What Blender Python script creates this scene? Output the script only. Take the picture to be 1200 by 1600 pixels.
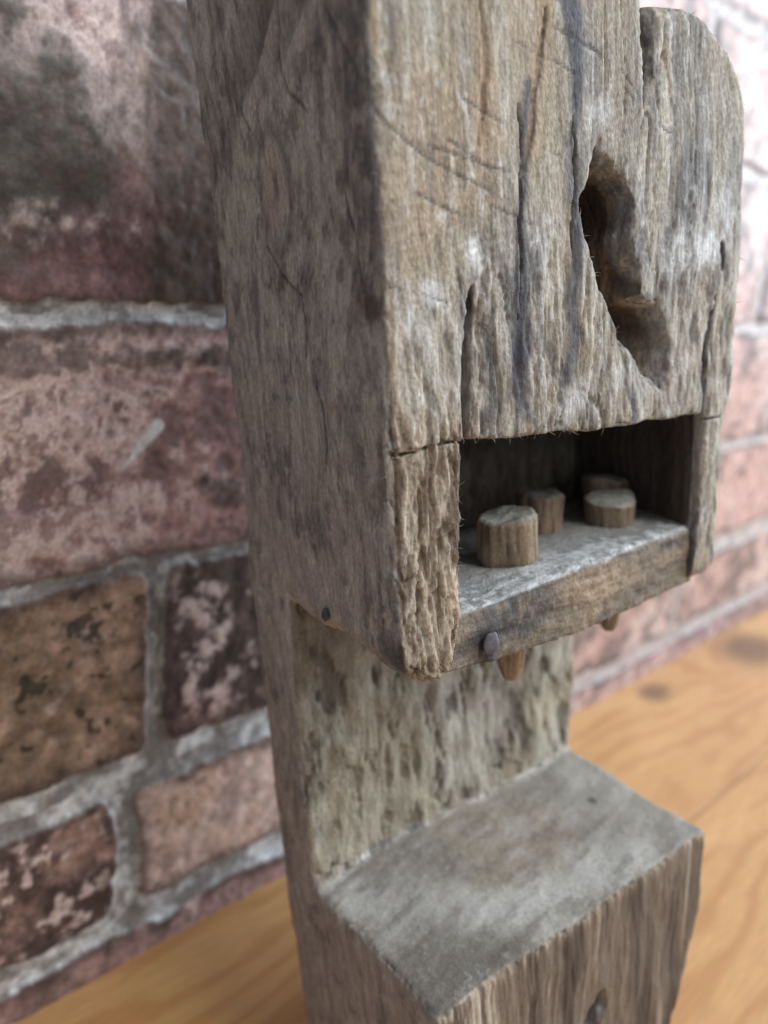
import bpy, math, random
import numpy as np
from mathutils import Matrix, Vector

S = 0.115                                   # metres per unit: the block is about 11.5 cm wide
C = bpy.context.scene
for o in list(bpy.data.objects): bpy.data.objects.remove(o)

# ------------------------------------------------------------------ frames
# object frame (units): X along the front, Y depth (negative = front), Z up, base top at z = 0
Ro = np.array([[0.8183, -0.5718, -0.0582], [-0.1916, -0.1761, -0.9655], [0.5418, 0.8013, -0.2536]])
U_, _, V_ = np.linalg.svd(Ro); Ro = U_ @ V_
CAM = np.array([-0.735, -2.471, 1.43])
def rotv(v):
    a = np.linalg.norm(v); k = v / a
    K = np.array([[0, -k[2], k[1]], [k[2], 0, -k[0]], [-k[1], k[0], 0]])
    return np.eye(3) + math.sin(a) * K + (1 - math.cos(a)) * K @ K
Rw = Ro @ rotv(np.radians([6.02, 4.77, 7.48]))     # camera axes (right, down, forward) in the room frame
M = Rw.T @ Ro                                       # object frame -> room frame
TABLE = -2.26; WALL = 2.0                           # table and wall, relative to the camera, in units
CW = np.array([0.0, -WALL, -TABLE])                 # camera in room units (wall y=0, table z=0)
P0 = np.array([0.5, -1.1, -0.78])                   # foot of the block

# ------------------------------------------------------------------ camera
F_PX = 1190.4
cd = bpy.data.cameras.new('camera'); cam = bpy.data.objects.new('camera', cd); C.collection.objects.link(cam)
cd.sensor_fit = 'VERTICAL'; cd.sensor_height = 32.0; cd.sensor_width = 24.0
cd.lens = F_PX / 1600 * 32.0
cd.clip_start = 0.005; cd.clip_end = 60
mw = Matrix(((Rw[0][0], -Rw[1][0], -Rw[2][0], CW[0] * S), (Rw[0][1], -Rw[1][1], -Rw[2][1], CW[1] * S),
             (Rw[0][2], -Rw[1][2], -Rw[2][2], CW[2] * S), (0, 0, 0, 1)))
cam.matrix_world = mw
C.camera = cam
foc = float((Ro @ (np.array([0.22, -1.40, 1.02]) - CAM))[2]) * S
cd.dof.use_dof = True; cd.dof.focus_distance = foc; cd.dof.aperture_fstop = 7.2

# ------------------------------------------------------------------ light
w = bpy.data.worlds.new('World'); C.world = w; w.use_nodes = True
bg = w.node_tree.nodes['Background']; bg.inputs[0].default_value = (0.90, 0.94, 1.0, 1); bg.inputs[1].default_value = 0.37
def area(name, pos, target, size, size_y, power, col):
    l = bpy.data.lights.new(name, 'AREA'); l.shape = 'RECTANGLE'; l.size = size; l.size_y = size_y
    l.energy = power; l.color = col
    o = bpy.data.objects.new(name, l); C.collection.objects.link(o)
    p = Vector((CW + np.array(pos)) * S); t = Vector((CW + np.array(target)) * S)
    o.location = p; o.rotation_euler = (t - p).to_track_quat('-Z', 'Y').to_euler()
    return o
area('window_light', (13.5, -4.5, 4.5), (2, 1, -0.5), 1.0, 1.2, 34.0, (0.78, 0.89, 1.0))
area('sky_window_light', (3.0, -7.0, 10.0), (1.5, 1, -0.8), 0.6, 0.6, 14.5, (1.0, 0.98, 0.94))

C.view_settings.view_transform = 'Standard'; C.view_settings.look = 'None'
C.view_settings.exposure = 0; C.view_settings.gamma = 1
C.render.engine = 'CYCLES'

# ------------------------------------------------------------------ numpy noise
_lat = {}
def lattice(seed):
    if seed not in _lat:
        _lat[seed] = np.random.RandomState(seed).rand(32, 32, 32).astype(np.float32) * 2 - 1
    return _lat[seed]
def vnoise(x, y, z, seed=0):
    L = lattice(seed)
    xi = np.floor(x).astype(np.int32); yi = np.floor(y).astype(np.int32); zi = np.floor(z).astype(np.int32)
    fx = x - xi; fy = y - yi; fz = z - zi
    fx = fx * fx * (3 - 2 * fx); fy = fy * fy * (3 - 2 * fy); fz = fz * fz * (3 - 2 * fz)
    x0 = xi & 31; x1 = (xi + 1) & 31; y0 = yi & 31; y1 = (yi + 1) & 31; z0 = zi & 31; z1 = (zi + 1) & 31
    a = L[x0, y0, z0] * (1 - fx) + L[x1, y0, z0] * fx
    b = L[x0, y1, z0] * (1 - fx) + L[x1, y1, z0] * fx
    c = L[x0, y0, z1] * (1 - fx) + L[x1, y0, z1] * fx
    d = L[x0, y1, z1] * (1 - fx) + L[x1, y1, z1] * fx
    return (a * (1 - fy) + b * fy) * (1 - fz) + (c * (1 - fy) + d * fy) * fz
def fbm(x, y, z, seed=0, oct=4, gain=.5):
    t = 0; a = 1; n = 0
    for i in range(oct):
        t = t + a * vnoise(x * 2 ** i + 7.3 * i, y * 2 ** i + 3.1 * i, z * 2 ** i + 5.7 * i, seed + i); n += a; a *= gain
    return t / n * 1.6
def ss(a, b, x):
    t = np.clip((x - a) / (b - a), 0, 1); return t * t * (3 - 2 * t)
def smax(a, b, k):
    h = np.maximum(k - np.abs(a - b), 0) / k
    return np.maximum(a, b) + h * h * k * .25
def smin(a, b, k): return -smax(-a, -b, k)
def segdist(x, z, pts, widths=None):
    """distance to a polyline, and the width interpolated along it"""
    best = None
    ws = widths or [0] * len(pts)
    for (a, b, w0, w1) in zip(pts[:-1], pts[1:], ws[:-1], ws[1:]):
        dx = b[0] - a[0]; dz = b[1] - a[1]
        t = np.clip(((x - a[0]) * dx + (z - a[1]) * dz) / (dx * dx + dz * dz), 0, 1)
        d = np.sqrt((x - a[0] - t * dx) ** 2 + (z - a[1] - t * dz) ** 2) - (w0 + (w1 - w0) * t)
        best = d if best is None else np.minimum(best, d)
    return best
def polysdf(x, z, pts):
    d = np.full(np.broadcast(x, z).shape, 1e9); s = np.ones_like(d)
    n = len(pts)
    for i in range(n):
        a = pts[i]; b = pts[i - 1]
        ex = b[0] - a[0]; ez = b[1] - a[1]; wx = x - a[0]; wz = z - a[1]
        t = np.clip((wx * ex + wz * ez) / (ex * ex + ez * ez), 0, 1)
        d = np.minimum(d, (wx - ex * t) ** 2 + (wz - ez * t) ** 2)
        c1 = z >= a[1]; c2 = z < b[1]; c3 = ex * wz > ez * wx
        flip = (c1 & c2 & c3) | (~c1 & ~c2 & ~c3)
        s = np.where(flip, -s, s)
    return np.sqrt(d) * s

def surface_nets(f, org, h):
    s = f < 0
    cnt = np.zeros(tuple(n - 1 for n in f.shape), np.uint8)
    for i in (0, 1):
        for j in (0, 1):
            for k in (0, 1):
                cnt += s[i:f.shape[0] - 1 + i, j:f.shape[1] - 1 + j, k:f.shape[2] - 1 + k]
    I, J, K = np.nonzero((cnt > 0) & (cnt < 8))
    idx = np.full(cnt.shape, -1, np.int32); idx[I, J, K] = np.arange(len(I))
    acc = np.zeros((len(I), 3)); num = np.zeros(len(I))
    cs = [(i, j, k) for i in (0, 1) for j in (0, 1) for k in (0, 1)]
    for a in cs:
        for b in cs:
            if sum(b) - sum(a) == 1 and all(q <= p for q, p in zip(a, b)):
                fa = f[I + a[0], J + a[1], K + a[2]].astype(np.float64); fb = f[I + b[0], J + b[1], K + b[2]].astype(np.float64)
                m = (fa < 0) != (fb < 0)
                t = np.where(m, fa / np.where(m, fa - fb, 1), 0)
                p = np.array(a)[None] + t[:, None] * (np.array(b) - np.array(a))[None]
                acc += p * m[:, None]; num += m
    V = (acc / num[:, None] + np.stack([I, J, K], 1)) * h + np.array(org)
    Q = []
    for ax in range(3):
        s0 = np.moveaxis(s, ax, 0)
        ch = np.moveaxis(s0[:-1] != s0[1:], 0, ax)
        i, j, k = np.nonzero(ch)
        g = np.stack([i, j, k], 1)
        o = [q for q in range(3) if q != ax]
        ok = (g[:, o[0]] > 0) & (g[:, o[1]] > 0) & (g[:, o[0]] < f.shape[o[0]] - 1) & (g[:, o[1]] < f.shape[o[1]] - 1)
        g = g[ok]
        def at(da, db):
            q = g.copy(); q[:, o[0]] += da; q[:, o[1]] += db
            return idx[q[:, 0], q[:, 1], q[:, 2]]
        quad = np.stack([at(-1, -1), at(0, -1), at(0, 0), at(-1, 0)], 1)
        ins = s[g[:, 0], g[:, 1], g[:, 2]]
        if ax == 1: ins = ~ins
        quad[~ins] = quad[~ins][:, ::-1]
        Q.append(quad)
    Q = np.concatenate(Q); Q = Q[(Q >= 0).all(1)]
    return V, Q
def vnormals(V, Q):
    n = np.cross(V[Q[:, 2]] - V[Q[:, 0]], V[Q[:, 3]] - V[Q[:, 1]])
    N = np.zeros_like(V)
    for c in range(4):
        for a in range(3): N[:, a] += np.bincount(Q[:, c], n[:, a], len(V))
    return N / (np.linalg.norm(N, axis=1)[:, None] + 1e-12)

def make_mesh(name, V, Q, col=None, mat=None, attrs=None, smooth=True):
    me = bpy.data.meshes.new(name)
    me.vertices.add(len(V)); me.vertices.foreach_set('co', np.asarray(V, np.float32).ravel())
    me.loops.add(Q.size); me.loops.foreach_set('vertex_index', Q.astype(np.int32).ravel())
    me.polygons.add(len(Q)); me.polygons.foreach_set('loop_start', np.arange(0, Q.size, Q.shape[1], dtype=np.int32))
    me.update(calc_edges=True); me.validate()
    me.polygons.foreach_set('use_smooth', np.full(len(me.polygons), smooth)); me.update()
    if col is not None:
        at = me.color_attributes.new('paint', 'FLOAT_COLOR', 'POINT')
        c4 = np.ones((len(V), 4), np.float32); c4[:, :3] = np.clip(col, 0.004, 1)
        at.data.foreach_set('color', c4.ravel())
    if mat: me.materials.append(mat)
    return me
def link(name, me, parent=None):
    o = bpy.data.objects.new(name, me); C.collection.objects.link(o)
    if parent: o.parent = parent
    return o

# ------------------------------------------------------------------ materials
def nodes_of(name):
    m = bpy.data.materials.new(name); m.use_nodes = True
    nt = m.node_tree; return m, nt, nt.nodes, nt.links, nt.nodes['Principled BSDF']
def wood_mat(name, rough=.78, spec=.35, stretch=(900, 900, 160), bump=.55, fine=.25):
    m, nt, N, L, B = nodes_of(name)
    at = N.new('ShaderNodeAttribute'); at.attribute_name = 'paint'
    tc = N.new('ShaderNodeTexCoord'); mp = N.new('ShaderNodeMapping'); mp.inputs['Scale'].default_value = stretch
    L.new(tc.outputs['Object'], mp.inputs['Vector'])
    n1 = N.new('ShaderNodeTexNoise'); n1.inputs['Scale'].default_value = 1; n1.inputs['Detail'].default_value = 5; n1.inputs['Roughness'].default_value = .65
    L.new(mp.outputs[0], n1.inputs['Vector'])
    mp2 = N.new('ShaderNodeMapping'); mp2.inputs['Scale'].default_value = (1300, 1300, 1000); L.new(tc.outputs['Object'], mp2.inputs['Vector'])
    n2 = N.new('ShaderNodeTexNoise'); n2.inputs['Scale'].default_value = 1; n2.inputs['Detail'].default_value = 3; L.new(mp2.outputs[0], n2.inputs['Vector'])
    mr = N.new('ShaderNodeMapRange'); mr.inputs['From Min'].default_value = .3; mr.inputs['From Max'].default_value = .7
    mr.inputs['To Min'].default_value = 1 - fine; mr.inputs['To Max'].default_value = 1 + fine
    L.new(n1.outputs[0], mr.inputs['Value'])
    mr2 = N.new('ShaderNodeMapRange'); mr2.inputs['From Min'].default_value = .3; mr2.inputs['From Max'].default_value = .7
    mr2.inputs['To Min'].default_value = 1 - fine * .8; mr2.inputs['To Max'].default_value = 1 + fine * .8
    L.new(n2.outputs[0], mr2.inputs['Value'])
    mu = N.new('ShaderNodeMath'); mu.operation = 'MULTIPLY'; L.new(mr.outputs[0], mu.inputs[0]); L.new(mr2.outputs[0], mu.inputs[1])
    vm = N.new('ShaderNodeVectorMath'); vm.operation = 'SCALE'; L.new(at.outputs['Color'], vm.inputs[0]); L.new(mu.outputs[0], vm.inputs['Scale'])
    L.new(vm.outputs[0], B.inputs['Base Color'])
    B.inputs['Roughness'].default_value = rough; B.inputs['Specular IOR Level'].default_value = spec
    ad = N.new('ShaderNodeMath'); ad.operation = 'ADD'; L.new(n1.outputs[0], ad.inputs[0]); L.new(n2.outputs[0], ad.inputs[1])
    bp = N.new('ShaderNodeBump'); bp.inputs['Strength'].default_value = bump; bp.inputs['Distance'].default_value = .0006
    L.new(ad.outputs[0], bp.inputs['Height']); L.new(bp.outputs[0], B.inputs['Normal'])
    return m
wood = wood_mat('weathered_wood')
wood_b = wood_mat('shelf_wood', stretch=(160, 900, 900))
dusty = wood_mat('peg_wood', fine=.22, bump=.4)
block_end = wood_mat('block_end_wood', fine=.13, bump=.3)

def mixc(a, b, t):
    b = np.asarray(b); b = b[None] if b.ndim == 1 else b
    return a + (b - a) * np.clip(t, 0, 1)[:, None]

# ------------------------------------------------------------------ the brick wall
def build_wall():
    xs = np.concatenate([np.arange(-1.2, 0.2, .03), np.arange(.2, 1.75, .0062), np.arange(1.75, 3.2, .03), np.arange(3.2, 9.0, .02), np.arange(9, 14, .1)])
    zs = np.concatenate([np.arange(-2.262, .9, .0072), np.arange(.9, 3.2, .02)])
    X, Z = np.meshgrid(xs, zs, indexing='ij')
    x = X.ravel(); z = Z.ravel(); zero = np.zeros_like(x)
    wob = fbm(x * 5, z * 5, zero, 11, 4) * .018 + fbm(x * 22, z * 22, zero, 15, 3) * .008
    wob2 = fbm(x * 5, z * 5, zero + 9, 21, 4) * .018 + fbm(x * 22, z * 22, zero + 4, 25, 3) * .008
    zz = z + wob + np.where(x > 1.8, (x - 1.8) * -.012, 0); xx = x + wob2
    # courses: (z0, z1, joints)
    courses = [(-2.9, -2.155, [-.4, 1.72, 3.4, 5.2, 7.1]), (-2.035, -1.60, [-1.05, .868, 2.75, 4.6, 6.5, 8.4]), (-1.462, -.872, [-.9, .99, 2.9, 4.8, 6.7, 8.6]),
               (-.808, -.150, [-.15, 1.95, 3.8, 5.48, 7.4]), (-.088, .665, [-.8, 1.62, 3.0, 4.9, 6.9, 8.8]), (.735, 1.31, [-.2, 1.9, 3.8, 5.6, 7.4]),
               (1.38, 2.04, [.9, 2.8, 4.7, 6.6, 8.6]), (2.11, 2.8, [0, 1.9, 3.8, 5.7, 7.5])]
    sd = np.full_like(x, 1.); bid = np.zeros(len(x), int); bu = np.zeros_like(x); bv = np.zeros_like(x)
    k = 0
    ids = {}
    for ci, (z0, z1, js) in enumerate(courses):
        ed = [-6] + js + [20]
        for bi in range(len(ed) - 1):
            hw = .038 if ci != 1 else .05
            a = ed[bi] + hw; b = ed[bi + 1] - hw
            cx, cz = (a + b) / 2, (z0 + z1) / 2
            qx = np.abs(xx - cx) - (b - a) / 2 + .05; qz = np.abs(zz - cz) - (z1 - z0) / 2 + .05
            d = np.sqrt(np.maximum(qx, 0) ** 2 + np.maximum(qz, 0) ** 2) + np.minimum(np.maximum(qx, qz), 0) - .05
            m = d < sd
            sd = np.where(m, d, sd); bid[m] = k; bu[m] = (xx[m] - a) / (b - a); bv[m] = (zz[m] - z0) / (z1 - z0)
            ids[k] = (ci, bi); k += 1
    sd = sd - .007 * (z < -.3)
    n_lo = fbm(x * 2.6, z * 2.6, bid * 3.7, 31, 5, .6)
    n_mid = fbm(x * 9, z * 9, bid * 1.7, 37, 5, .62)
    n_hi = fbm(x * 34, z * 30, zero, 41, 4, .65)
    n_str = fbm(x * 26, z * 9, zero + 3, 47, 4, .6)
    rng = np.random.RandomState(5)
    pink = np.array([.46, .295, .262]); dark = np.array([.055, .038, .036]); pale = np.array([.64, .52, .49]); tan = np.array([.34, .22, .155]); mauve = np.array([.25, .15, .15])
    col = np.zeros((len(x), 3))
    for kk, (ci, bi) in ids.items():
        m = bid == kk
        if not m.any(): continue
        lo, mi, hi, st = n_lo[m], n_mid[m], n_hi[m], n_str[m]; X_, Z_ = x[m], z[m]
        r = rng.rand(4)
        if ci == 4 and bi == 1:            # big top brick left of the block
            c = np.tile(mauve * 1.05, (m.sum(), 1))
            c = mixc(c, pale * 1.05, ss(-.35, .7, mi * .8 + 1.15 * ss(.20, .50, Z_ + .25 * lo) - .35 + .5 * st + .3 * hi))
            c = mixc(c, pink * .9, ss(.2, .7, hi + .5 * mi) * .6)
            c = mixc(c, [.055, .056, .05], ss(-.30, .55, .72 - 2.6 * np.hypot((X_ - .64) * .95, (Z_ - .27) * .9) + .45 * mi + .30 * hi + .2 * st) * .92)
            c = mixc(c, [.08, .055, .05], ss(-.1, .8, 1.15 - 5.0 * np.maximum(1.14 - X_ - .08 * lo, 0) + .4 * st) * .95)  # printed dark edge, plus the block's shadow painted in
            c = mixc(c, [.10, .068, .06], ss(-.2, .5, .5 - 7 * np.abs(Z_ - .03) + .6 * mi) * .6)
            c = mixc(c, pale * .95, ss(-.1, 1.3, .55 - 12 * np.abs(Z_ - .10 + .04 * (X_ - .7) - .02 * lo) + .6 * hi - 1.6 * np.maximum(X_ - .85, 0) * 2) * .8)
        elif ci == 3 and bi == 1:
            c = np.tile(pink * .98 * np.array([1, .95, 1.0]), (m.sum(), 1))
            c = mixc(c, pale * 1.2, ss(-.35, .55, mi * .8 + .5 * hi + .5 * lo + .40 - 1.3 * np.maximum(X_ - .95, 0)) * .9)
            c = mixc(c, mauve * .7, ss(.0, .55, hi + .5 * lo - .2 + .35 * ss(-.45, -.7, Z_)) * .8)
            c = mixc(c, dark * 1.3, ss(.0, .5, mi * .9 + 2.2 * (X_ - 1.22) + .2) * .85)
            c = mixc(c, dark * 1.6, ss(.15, .5, .35 - 7 * np.abs(Z_ + .24 - .03 * lo) + .8 * mi) * .7)
            c = mixc(c, dark * 2, ss(.25, .6, -mi + .4 * hi) * .7)
        elif ci == 2 and bi == 1:          # tan speckled brick
            c = np.tile(np.array([.42, .285, .215]), (m.sum(), 1))
            c = mixc(c, [.15, .11, .075], ss(-.15, .55, mi + .5 * lo + .1) * .8)
            c = mixc(c, pale * .9, ss(.1, .6, mi + .35 - 3 * np.hypot(X_ - .8, Z_ + 1.0)) * .7)
            c = mixc(c, [.03, .024, .02], ss(.42, .62, fbm(X_ * 22 + Z_ * 9, Z_ * 24 - X_ * 9, X_ * 0, 61, 3, .6)) * .85)
        elif ci == 2 and bi == 2:          # dark brick with pink chips
            c = np.tile(dark * 1.15, (m.sum(), 1))
            c = mixc(c, dark * 2.4, ss(-.2, .6, st) * .7)
            c = mixc(c, pale * .95, ss(.05, .4, mi * 1.1 + .35 - 2.2 * np.abs((X_ - 1.25) + .6 * (Z_ + 1.3)) - .2) * .95)
            c = mixc(c, pink * 1.2, ss(0, .3, -Z_ - 1.36 + .3 * mi + .2 * (X_ - 1.2)) * .9)
        elif ci == 1 and bi == 1:          # dark purple brick bottom left
            c = np.tile(pink * .95, (m.sum(), 1))
            c = mixc(c, dark * 1.5, ss(-.45, .45, mi * .9 + .5 * lo + .25 - 1.1 * np.maximum(X_ - .6, 0) * 2) * .95)
            c = mixc(c, pale * 1.05, ss(.3, .6, hi + .6 * mi) * .75)
        elif ci == 1 and bi == 2:          # clean salmon brick
            c = np.tile(np.array([.60, .40, .32]), (m.sum(), 1))
            c = mixc(c, pale, ss(-.1, .6, lo + .2) * .5)
            c = mixc(c, [.2, .15, .14], ss(.1, .7, .6 - 5 * np.hypot(X_ - 1.24, Z_ + 1.8) + .6 * mi) * .55)
        elif ci == 0:
            c = np.tile(np.array([.34, .215, .205]), (m.sum(), 1)); c = mixc(c, dark * 2.2, ss(.05, .5, mi) * .7); c = mixc(c, pale, ss(.2, .5, -mi) * .5)
        else:
            base = pink * (.9 + .4 * r[0]) if r[1] > .35 else np.array([.42, .27, .2])
            c = np.tile(base, (m.sum(), 1)); c = mixc(c, pale, ss(-.2, .5, lo + .2 * r[2]) * .6)
            c = mixc(c, dark * 2, ss(.1, .5, mi + .6 * (r[3] - .5)) * .75)
        # each brick darkens along its rim
        col[m] = c
    rim = ss(-.055, -.004, sd + .02 * n_mid)
    col = mixc(col, dark * 1.6, rim * ss(-.35, .35, n_mid + .35) * .75)
    mort = np.tile(np.array([.33, .32, .315]), (len(x), 1))
    mort = mixc(mort, [.66, .68, .69], ss(-.1, .5, n_mid + .7 * ss(.25, .1, np.abs(z + .12)) + .35 * ss(.12, .05, np.abs(x - .87)) * (z < -1.5)))
    mort = mixc(mort, [.17, .16, .155], ss(.0, .6, n_mid * -.8 + .6 * n_hi + .35 * ss(-.6, -.9, z) * ss(-1.2, -1, z) + .15) * .85)
    mort = mixc(mort, [.46, .40, .39], ss(2.8, 4, x) * .75)  # mortar at far right toned towards the bricks, imitating glare that washes it out
    tm = ss(-.004, .006, sd + .004 * n_hi)
    col = col * (1 - tm)[:, None] + mort * tm[:, None]
    # scuff of bare paper
    sx, sz = x, z
    d = segdist(sx, sz, [(.888, -.54), (.965, -.455), (.995, -.425)], [.006, .017, .022]) + .004 * n_hi
    tsc = ss(.003, -.003, d)
    col = mixc(col, [.60, .62, .62], tsc)
    col *= (1 + .50 * n_hi[:, None])
    disp = -tm * .012 * (1 - 0) + (1 - tm) * (.006 * n_mid + .002 * n_hi) + tm * .003 * n_hi
    y = -disp
    V = np.stack([x, y, z - TABLE], 1) * S
    nx, nz = len(xs), len(zs)
    I, J = np.meshgrid(np.arange(nx - 1), np.arange(nz - 1), indexing='ij'); a = (I * nz + J).ravel()
    Q = np.stack([a, a + nz, a + nz + 1, a + 1], 1)
    m, nt, N, L, B = nodes_of('brick_wall_paper')
    at = N.new('ShaderNodeAttribute'); at.attribute_name = 'paint'
    tc = N.new('ShaderNodeTexCoord'); n1 = N.new('ShaderNodeTexNoise'); n1.inputs['Scale'].default_value = 700; n1.inputs['Detail'].default_value = 5
    L.new(tc.outputs['Object'], n1.inputs['Vector'])
    mr = N.new('ShaderNodeMapRange'); mr.inputs['From Min'].default_value = .3; mr.inputs['From Max'].default_value = .7; mr.inputs['To Min'].default_value = .78; mr.inputs['To Max'].default_value = 1.22
    L.new(n1.outputs[0], mr.inputs['Value'])
    vm = N.new('ShaderNodeVectorMath'); vm.operation = 'SCALE'; L.new(at.outputs['Color'], vm.inputs[0]); L.new(mr.outputs[0], vm.inputs['Scale']); L.new(vm.outputs[0], B.inputs['Base Color'])
    B.inputs['Roughness'].default_value = .46; B.inputs['Specular IOR Level'].default_value = .42
    bp = N.new('ShaderNodeBump'); bp.inputs['Strength'].default_value = .25; bp.inputs['Distance'].default_value = .0005
    L.new(n1.outputs[0], bp.inputs['Height']); L.new(bp.outputs[0], B.inputs['Normal'])
    o = link('brick_wall', make_mesh('brick_wall', V, Q, col, m))
    o['label'] = 'wall of worn pink and dark bricks with pale grey mortar, rising behind the wooden block'; o['category'] = 'wall'
build_wall()

# ------------------------------------------------------------------ the pine table
def build_table():
    m, nt, N, L, B = nodes_of('varnished_pine')
    tc = N.new('ShaderNodeTexCoord')
    def mapping(sc, loc=(0, 0, 0)):
        q = N.new('ShaderNodeMapping'); q.inputs['Scale'].default_value = sc; q.inputs['Location'].default_value = loc
        L.new(tc.outputs['Object'], q.inputs['Vector']); return q
    def noise(v, scale, detail=4, rough=.55):
        n = N.new('ShaderNodeTexNoise'); n.inputs['Scale'].default_value = scale; n.inputs['Detail'].default_value = detail; n.inputs['Roughness'].default_value = rough
        L.new(v.outputs[0], n.inputs['Vector']); return n
    at = N.new('ShaderNodeAttribute'); at.attribute_name = 'paint'
    a = noise(mapping((60, 900, 1)), 1, 4)
    mr = N.new('ShaderNodeMapRange'); mr.inputs['From Min'].default_value = .3; mr.inputs['From Max'].default_value = .7; mr.inputs['To Min'].default_value = .84; mr.inputs['To Max'].default_value = 1.14
    L.new(a.outputs[0], mr.inputs['Value'])
    vm = N.new('ShaderNodeVectorMath'); vm.operation = 'SCALE'; L.new(at.outputs['Color'], vm.inputs[0]); L.new(mr.outputs[0], vm.inputs['Scale']); L.new(vm.outputs[0], B.inputs['Base Color'])
    B.inputs['Roughness'].default_value = .38; B.inputs['Specular IOR Level'].default_value = .6
    B.inputs['Coat Weight'].default_value = .25; B.inputs['Coat Roughness'].default_value = .3
    # boards: each one a strip of the tabletop mesh with a rounded groove between
    xs = np.concatenate([np.arange(-2, 10, .02), np.arange(10, 16, .1)]); ys = np.concatenate([np.arange(-6, -1.8, .05), np.arange(-1.8, .03, .01)])
    X, Y = np.meshgrid(xs, ys, indexing='ij'); x = X.ravel(); y = Y.ravel(); z0 = np.zeros_like(x)
    bw = 1.30; off = .87
    b = np.floor((y + off) / bw); fb = (y + off) / bw - b
    knots = [(4.17, -.15, .10), (5.35, -.25, .24), (1.9, -1.9, .07), (-.4, -.9, .1), (6.9, -1.2, .1)]
    warp = fbm(x * .7, y * 2.2, b * 5.3, 71, 4) * .22
    for kx, ky, kr in knots:
        r = np.hypot((x - kx) / 3.2, y - ky); warp = warp + np.exp(-(r / kr) ** 2) * kr * 2.4
    ring = np.sin((y + warp + b * 2.7) * 38 + fbm(x * 2, y * 8, b, 77, 3) * 1.5)
    ring2 = ss(-.2, 1.0, ring)
    col = np.tile(np.array([.52, .29, .115]), (len(x), 1))
    br = np.random.RandomState(3).rand(64)[(b.astype(int)) % 64]
    col *= (0.92 + .16 * br)[:, None]
    col = mixc(col, [.36, .14, .032], ring2 * .45 * ss(-.6, .4, fbm(x * .8, y * 2, b, 79, 3) + .2))
    col = mixc(col, [.66, .40, .18], ss(.1, .8, fbm(x * 1.2, y * 6, b * 2, 83, 4)) * .5)
    for kx, ky, kr in knots:
        r = np.hypot((x - kx) / 1.5, y - ky) + .012 * fbm(x * 14, y * 14, z0, 87, 3)
        col = mixc(col, [.10, .045, .02], ss(kr * 1.3, kr * .3, r) * .8); 
    gap = ss(.012, .003, np.minimum(fb, 1 - fb) * bw)
    col = mixc(col, [.16, .075, .025], gap * .65)
    zz = -gap * .004
    V = np.stack([x, y, zz], 1) * S
    nx, ny = len(xs), len(ys); I, J = np.meshgrid(np.arange(nx - 1), np.arange(ny - 1), indexing='ij'); a_ = (I * ny + J).ravel()
    Q = np.stack([a_, a_ + ny, a_ + ny + 1, a_ + 1], 1)
    o = link('wooden_tabletop', make_mesh('wooden_tabletop', V, Q, col, m))
    o['label'] = 'honey coloured pine board surface with knots, under the wooden block'; o['category'] = 'tabletop'
build_table()

# ------------------------------------------------------------------ the carved wooden block
Mt = Matrix([list(r) for r in M])
root = bpy.data.objects.new('carved_wooden_block', None); C.collection.objects.link(root)
root.location = Vector((M @ (P0 - CAM) + CW) * S); root.rotation_mode = 'QUATERNION'; root.rotation_quaternion = Mt.to_quaternion()
root.empty_display_size = .02
root['label'] = 'weathered grey carved wooden block with pegs in its shelf opening, before the brick wall'; root['category'] = 'wooden carving'
def loc(V): return (V - P0[None]) * S

YF = -1.415
HOLLOW = [(.530, 1.742), (.545, 1.735), (.572, 1.705), (.612, 1.672), (.640, 1.61), (.652, 1.51), (.676, 1.446), (.745, 1.420), (.780, 1.375), (.795, 1.32), (.788, 1.25), (.780, 1.180),
          (.765, 1.185), (.718, 1.235), (.667, 1.281), (.591, 1.340), (.559, 1.413), (.529, 1.476), (.484, 1.545), (.471, 1.617), (.494, 1.658)]
CR_L = ([(.196, 1.462), (.193, 1.40), (.189, 1.34), (.181, 1.25), (.175, 1.17)], [.004, .013, .018, .017, .016])
CR_R = ([(.950, 1.535), (.953, 1.48)], [.005, .006])
CR_R2 = ([(.936, 1.42), (.925, 1.34), (.921, 1.25), (.920, 1.13)], [.002, .007, .010, .010])
NOTCH = ([(.672, 2.05), (.680, 1.97), (.685, 1.88), (.672, 1.81), (.664, 1.78)], [.020, .018, .012, .006, .001])
RAGGED = [([(.215, 1.95), (.232, 1.85), (.238, 1.80), (.228, 1.74), (.214, 1.69)], [.005, .006, .005, .005, .001]),
          ([(.385, 1.93), (.372, 1.85), (.358, 1.79), (.338, 1.71), (.322, 1.65)], [.002, .007, .006, .007, .002]),
          ([(.322, 1.79), (.315, 1.65), (.312, 1.52), (.308, 1.40)], [.001, .005, .004, .001]),
          ([(.455, 1.77), (.458, 1.69), (.457, 1.60), (.455, 1.5)], [.001, .006, .004, .001])]
BHOLE = ([(.538, -.29), (.524, -.33), (.505, -.375)], [.018, .034, .030])

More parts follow.
